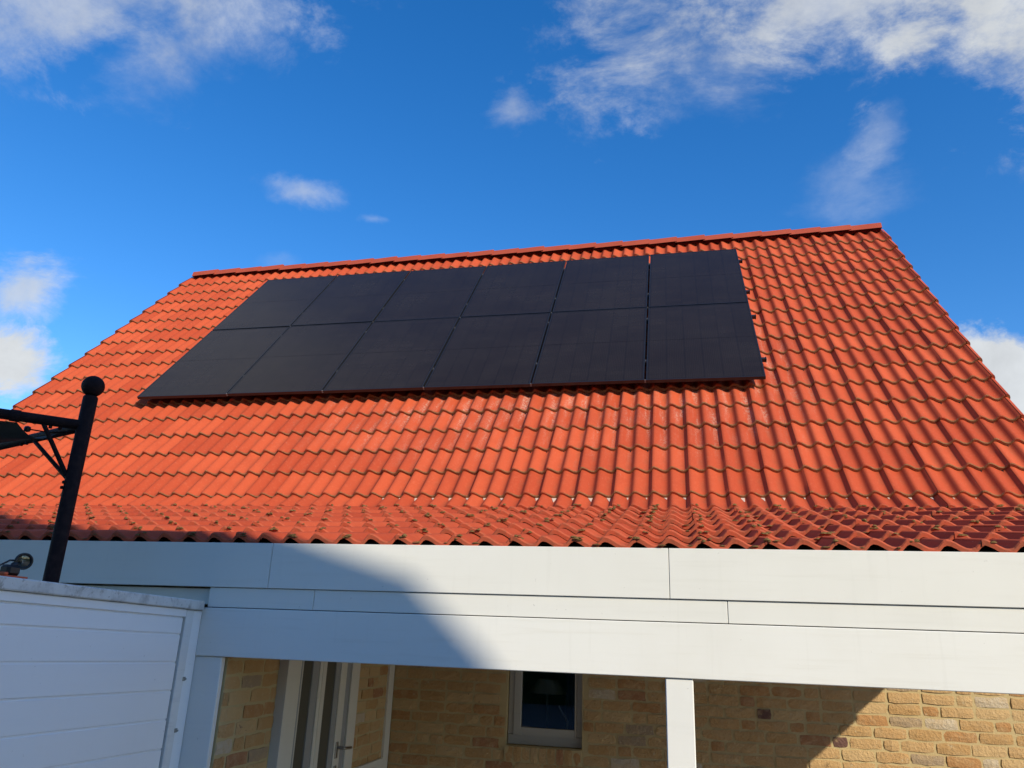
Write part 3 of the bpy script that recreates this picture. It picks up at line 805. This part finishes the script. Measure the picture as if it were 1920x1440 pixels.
# ------------------------------------------------------------------ white fence on the left
FX = -2.5
fen = thing('fence', (FX - .03, 3.1, -GZ), 'white board fence with weathered capping on the left', 'fence')
SL = -.0195                                                 # the boards fall a little towards the house
SH = Matrix(((1, 0, 0, 0), (0, 1, 0, 0), (0, SL, 1, -SL * 2.54), (0, 0, 0, 1)))
ya, yb_ = .2, 3.668
def zbox(m, x0, x1, y0, y1, z0, z1, bev=.0): return m.box(x0, x1, y0, y1, z0, z1, bev, SH)
tops = [.088] + [-.025 - .1325 * k for k in range(14)]
for k in range(len(tops) - 1):
    t, bt = tops[k], tops[k + 1]
    if k == 0: t -= .030
    m_ = MB(); zbox(m_, FX - .030, FX - .001 * (k % 2), ya, yb_ - .012, bt + .0032, t - .0035, .0028)
    m_.build('fence_board', M_PVC, fen)
core = MB(); zbox(core, FX - .024, FX - .008, ya, yb_ - .012, -1.85, .06); core.build('board_core', M_PVC, fen)
tp = MB(); zbox(tp, FX - .040, FX + .006, ya, yb_, .0605, .098, .003); tp.build('top_rail', M_PVC, fen)
cp_ = MB(); zbox(cp_, FX - .085, FX + .024, ya, 3.790, .100, .148, .005); cp_.build('capping', M_CAP, fen)
ep = MB(); ep.box(FX - .045, FX + .006, yb_ + .002, 3.732, -GZ + .004, .0745, .003); ep.build('end_post', M_TRIM, fen)
ep = MB(); ep.box(FX - .040, FX + .002, 3.7335, 3.812, -GZ + .004, .073, .003); ep.build('end_trim', M_PVC, fen)
ep = MB(); ep.box(FX - .045, FX + .006, ya - .1, ya - .002, -GZ + .004, .14, .003); ep.build('near_post', M_CAP, fen)
for z in (-.26, -.50):
    bk = MB()
    bk.box(FX + .004, FX + .011, 3.722, 3.742, z - .010, z + .010, .002); bk.tube([(FX + .008, 3.728, z), (FX + .022, 3.728, z)], .005, 8)
    bk.build('catch', M_STEEL, fen)

# ------------------------------------------------------------------ spot lamp clamped to the fence top
sp = thing('spot_lamp', (-2.535, 2.58, .147), 'small black spot lamp on an orange clamp on the white fence top', 'lamp')
hc = Vector((-2.52, 2.600, .214)); ax = Vector((.80, -.55, -.10)).normalized(); HS = .72
MB().lathe([(r * HS, h * HS) for r, h in [(.0, -.050), (.018, -.050), (.030, -.036), (.041, -.012), (.045, .004), (.045, .016), (.040, .019), (.031, .014), (.030, .006)]], hc, ax, 22).build('lamp_head', M_BLACK, sp)
MB().lathe([(r * HS, h * HS) for r, h in [(.0305, .010), (.025, .000), (.017, -.012), (.006, -.020), (.0, -.020)]], hc, ax, 22).build('reflector', M_CHROME, sp, recalc=False)
MB().lathe([(r * HS, h * HS) for r, h in [(.0308, .0105), (.02, .0120), (.0, .0125)]], hc, ax, 22).build('lens', M_GLASS, sp)
br_ = MB(); br_.tube([(-2.535, 2.560, .170), (-2.530, 2.570, .196), tuple(hc - ax * .030)], [.012, .012, .009], 10)
br_.box(-2.556, -2.508, 2.528, 2.592, .1555, .196, .010); br_.build('mount', M_BLACK, sp)
MB().box(-2.575, -2.490, 2.500, 2.612, .1475, .155, .003).box(-2.572, -2.494, 2.500, 2.520, .155, .166, .003).build('clamp', M_ORANGE, sp)
MB().tube([tuple(hc - ax * .047), (-2.528, 2.545, .212), (-2.533, 2.50, .185), (-2.56, 2.43, .150), (-2.60, 2.30, .10)], .0035, 6).build('cable', M_BLACK, sp)

# ------------------------------------------------------------------ garden pavilion frame with ball topped poles
gz = thing('pavilion', (-2.835, 3.1, -GZ), 'dark metal pavilion frame with ball topped pole and grey canopy', 'pavilion')
def pole(x, y):
    MB().tube([(x, y, -GZ), (x, y, 1.048), (x, y, 1.056)], [.034, .034, .030], 18).build('pole', M_POLE, gz)
    MB().lathe([(.0, -.053), (.020, -.049)] + [(.053 * math.sin(a), -.053 * math.cos(a)) for a in [R_(d) for d in range(22, 180, 12)]] + [(.0, .053)], (x, y, 1.108), (0, 0, 1), 22).build('ball_finial', M_POLE, gz)
PX, PY = -2.832, 3.10
pole(PX, PY)
b1 = Vector((-.74, -.67, 0)).normalized(); b2 = Vector((-.92, .38, 0)).normalized()
J = Vector((PX, PY, .906))
e1 = J + b1 * 2.3; e2 = J + b2 * 1.45
pole(e1.x, e1.y); pole(e2.x, e2.y)
m_ = MB(); m_.tube([J + b1 * .01, e1], .025, 14); m_.tube([J + b1 * .27, J + b1 * .31], .029, 14); m_.build('cross_beam', M_POLE, gz)
m_ = MB(); m_.tube([J + b2 * .01 - Vector((0, 0, .004)), e2 - Vector((0, 0, .004))], .024, 14); m_.build('cross_beam', M_POLE, gz)
PB = Vector((PX, PY, .655))
MB().tube([PB + b1 * .03, J + b1 * .17 - Vector((0, 0, .020))], .0105, 10).build('brace', M_POLE, gz)
MB().tube([PB - Vector((0, 0, .02)) + b2 * .03, J + b2 * .50 - Vector((0, 0, .020))], .0105, 10).build('brace', M_POLE, gz)
bo = MB()
for q in (PB + Vector((-.015, -.034, -.035)), PB + Vector((-.020, -.034, -.060)), J + b2 * .56 + Vector((0, -.01, -.030)), J + b2 * .62 + Vector((0, -.01, -.030)), J + b1 * .10 + Vector((0, 0, -.030)), J + b1 * .14 + Vector((0, 0, -.030)), J + b2 * .12 + Vector((0, -.02, -.022))):
    bo.lathe([(.0, -.008), (.008, -.006), (.008, .006), (.0, .009)], q, (0, 0, 1), 8)
bo.build('bolt', M_POLE, gz)
# canopy slung between the beams on a cord
cv = MB(); n = 10; vs = []
for i in range(n + 1):
    s_ = .305 + 1.9 * i / n
    for k in range(7):
        t = k / 6
        A = J + b1 * s_ * 1.0; Bq = J + b2 * min(s_ * .66, 1.4)
        p = A.lerp(Bq, .12 + t * .76)
        vs.append((p.x, p.y, .880 - .05 * math.sin(math.pi * t) - .018 * math.sin(math.pi * i / n)))
cv.add(vs, [(i * 7 + k, i * 7 + k + 1, (i + 1) * 7 + k + 1, (i + 1) * 7 + k) for i in range(n) for k in range(6)], True)
canvas = cv.build('canopy', M_CANVAS, gz, recalc=False)
c0 = J + (b1 + b2) * .10
mc = MB(); mc.lathe([(.0, -.016), (.013, -.011), (.016, 0), (.013, .011), (.0, .016)], J + b1 * .20 + b2 * .08 + Vector((0, 0, -.040)), (0, 0, 1), 12)
mc.build('knob', M_BLACK, gz)
q0 = J + b1 * .20 + b2 * .08 + Vector((0, 0, -.040))
MB().tube([q0, J + b1 * .12 + b2 * .06 + Vector((0, 0, -.046)), J + b1 * .07 + b2 * .06 + Vector((0, 0, -.036)), J + b2 * .045 + Vector((0, 0, -.026))], .0032, 6).build('cord', M_POLE, gz)

# ------------------------------------------------------------------ tall conifer behind the camera (casts the shade on the left)
M_NEEDLE, nb, bs = mat('conifer_foliage', rough=.9, spec=.1)
ps = pos(nb); nb.put(bs.inputs['Base Color'], nb.mix(nb.noise(ps, 3, 5, .7), (.020, .045, .014, 1), (.050, .085, .026, 1)))
M_BARK, _, _ = mat('bark', (.09, .06, .04), .95, .1)
SH_ = Vector((.726, -.688, 0)); EH_ = Vector((.688, .726, 0))
tcen = SH_ * 9.0 + EH_ * (-1.98)
ct = thing('conifer_tree', (tcen.x, tcen.y, -GZ), 'tall dense dark green conifer standing behind the terrace', 'tree')
PR = [(-1, 4.95), (1, 4.9), (4.8, 4.75), (6.1, 4.25), (6.51, 3.88), (7.01, 3.50), (7.41, 3.13), (7.59, 2.90), (8.24, 2.42), (10.49, 1.88), (13.0, .78), (14.8, 0)]
def crown_r(z): return float(np.interp(z, [p[0] for p in PR], [p[1] for p in PR]))
m_ = MB(); m_.tube([(tcen.x, tcen.y, -GZ), (tcen.x, tcen.y, 3), (tcen.x, tcen.y, 12.5)], [.32, .25, .05], 12); m_.build('trunk', M_BARK, ct)
fl = MB(); rr = random.Random(3)
lev = [-.9 + i * .374 for i in range(43)]; nseg = 26; vs = []; fs = []
for z in lev:
    for k in range(nseg):
        a = 2 * math.pi * k / nseg; r = crown_r(z) * .985 * (1 + rr.uniform(-.012, .012)) + .02
        vs.append((tcen.x + r * math.cos(a), tcen.y + r * math.sin(a), z))
for i in range(len(lev) - 1):
    for k in range(nseg): fs.append((i * nseg + k, i * nseg + (k + 1) % nseg, (i + 1) * nseg + (k + 1) % nseg, (i + 1) * nseg + k))
fl.add(vs, fs)
for q in range(9000):
    z = 14.8 - 15.6 * math.sqrt(rr.random()); a = rr.uniform(0, 2 * math.pi); r = crown_r(z) * rr.uniform(.90, .955)
    c_ = Vector((tcen.x + r * math.cos(a), tcen.y + r * math.sin(a), z)); d_ = Vector((math.cos(a), math.sin(a), rr.uniform(.2, 1.3))).normalized()
    t_ = Vector((-math.sin(a), math.cos(a), rr.uniform(-.4, .4))); L_ = rr.uniform(.08, .18)
    fl.add([c_ - t_ * .07, c_ + t_ * .07, c_ + d_ * L_], [(0, 1, 2)])
fl.build('crown', M_NEEDLE, ct, recalc=False)

# clipped evergreen hedge, unseen, added behind the camera to block low sky light
hg_ = thing('hedge', (1, -13.2, -GZ), 'long dark evergreen hedge added out of view to block low sky light', 'hedge')
hb = MB(); hr = random.Random(11); nx2 = 60; prof_h = [(-12.2, -GZ), (-12.1, 1.2), (-12.4, 3.0), (-13.2, 3.4), (-14.0, 3.0), (-14.3, 1.2), (-14.2, -GZ)]
vs = []; fs = []
for i in range(nx2 + 1):
    x = -17 + 36 * i / nx2
    for (y, z) in prof_h: vs.append((x + hr.uniform(-.15, .15), y + hr.uniform(-.15, .15), z + (hr.uniform(-.22, .22) if z > 0 else 0)))
m7 = len(prof_h)
for i in range(nx2):
    for k in range(m7 - 1): fs.append((i * m7 + k, i * m7 + k + 1, (i + 1) * m7 + k + 1, (i + 1) * m7 + k))
hb.add(vs, fs)
for q in range(5000):
    x = hr.uniform(-17, 19); z = hr.uniform(-1.7, 3.3); y = -12.15 - (.35 * max(0, (z - 1.2) / 1.8)) + hr.uniform(-.1, .12)
    c_ = Vector((x, y, z)); d_ = Vector((hr.uniform(-.6, .6), hr.uniform(.3, 1), hr.uniform(-.2, .9))).normalized()
    t_ = Vector((hr.uniform(-1, 1), hr.uniform(-.3, .3), hr.uniform(-1, 1))).normalized()
    hb.add([c_ - t_ * .07, c_ + t_ * .07, c_ + d_ * .22], [(0, 1, 2)])
hb.build('foliage', M_NEEDLE, hg_, recalc=False)
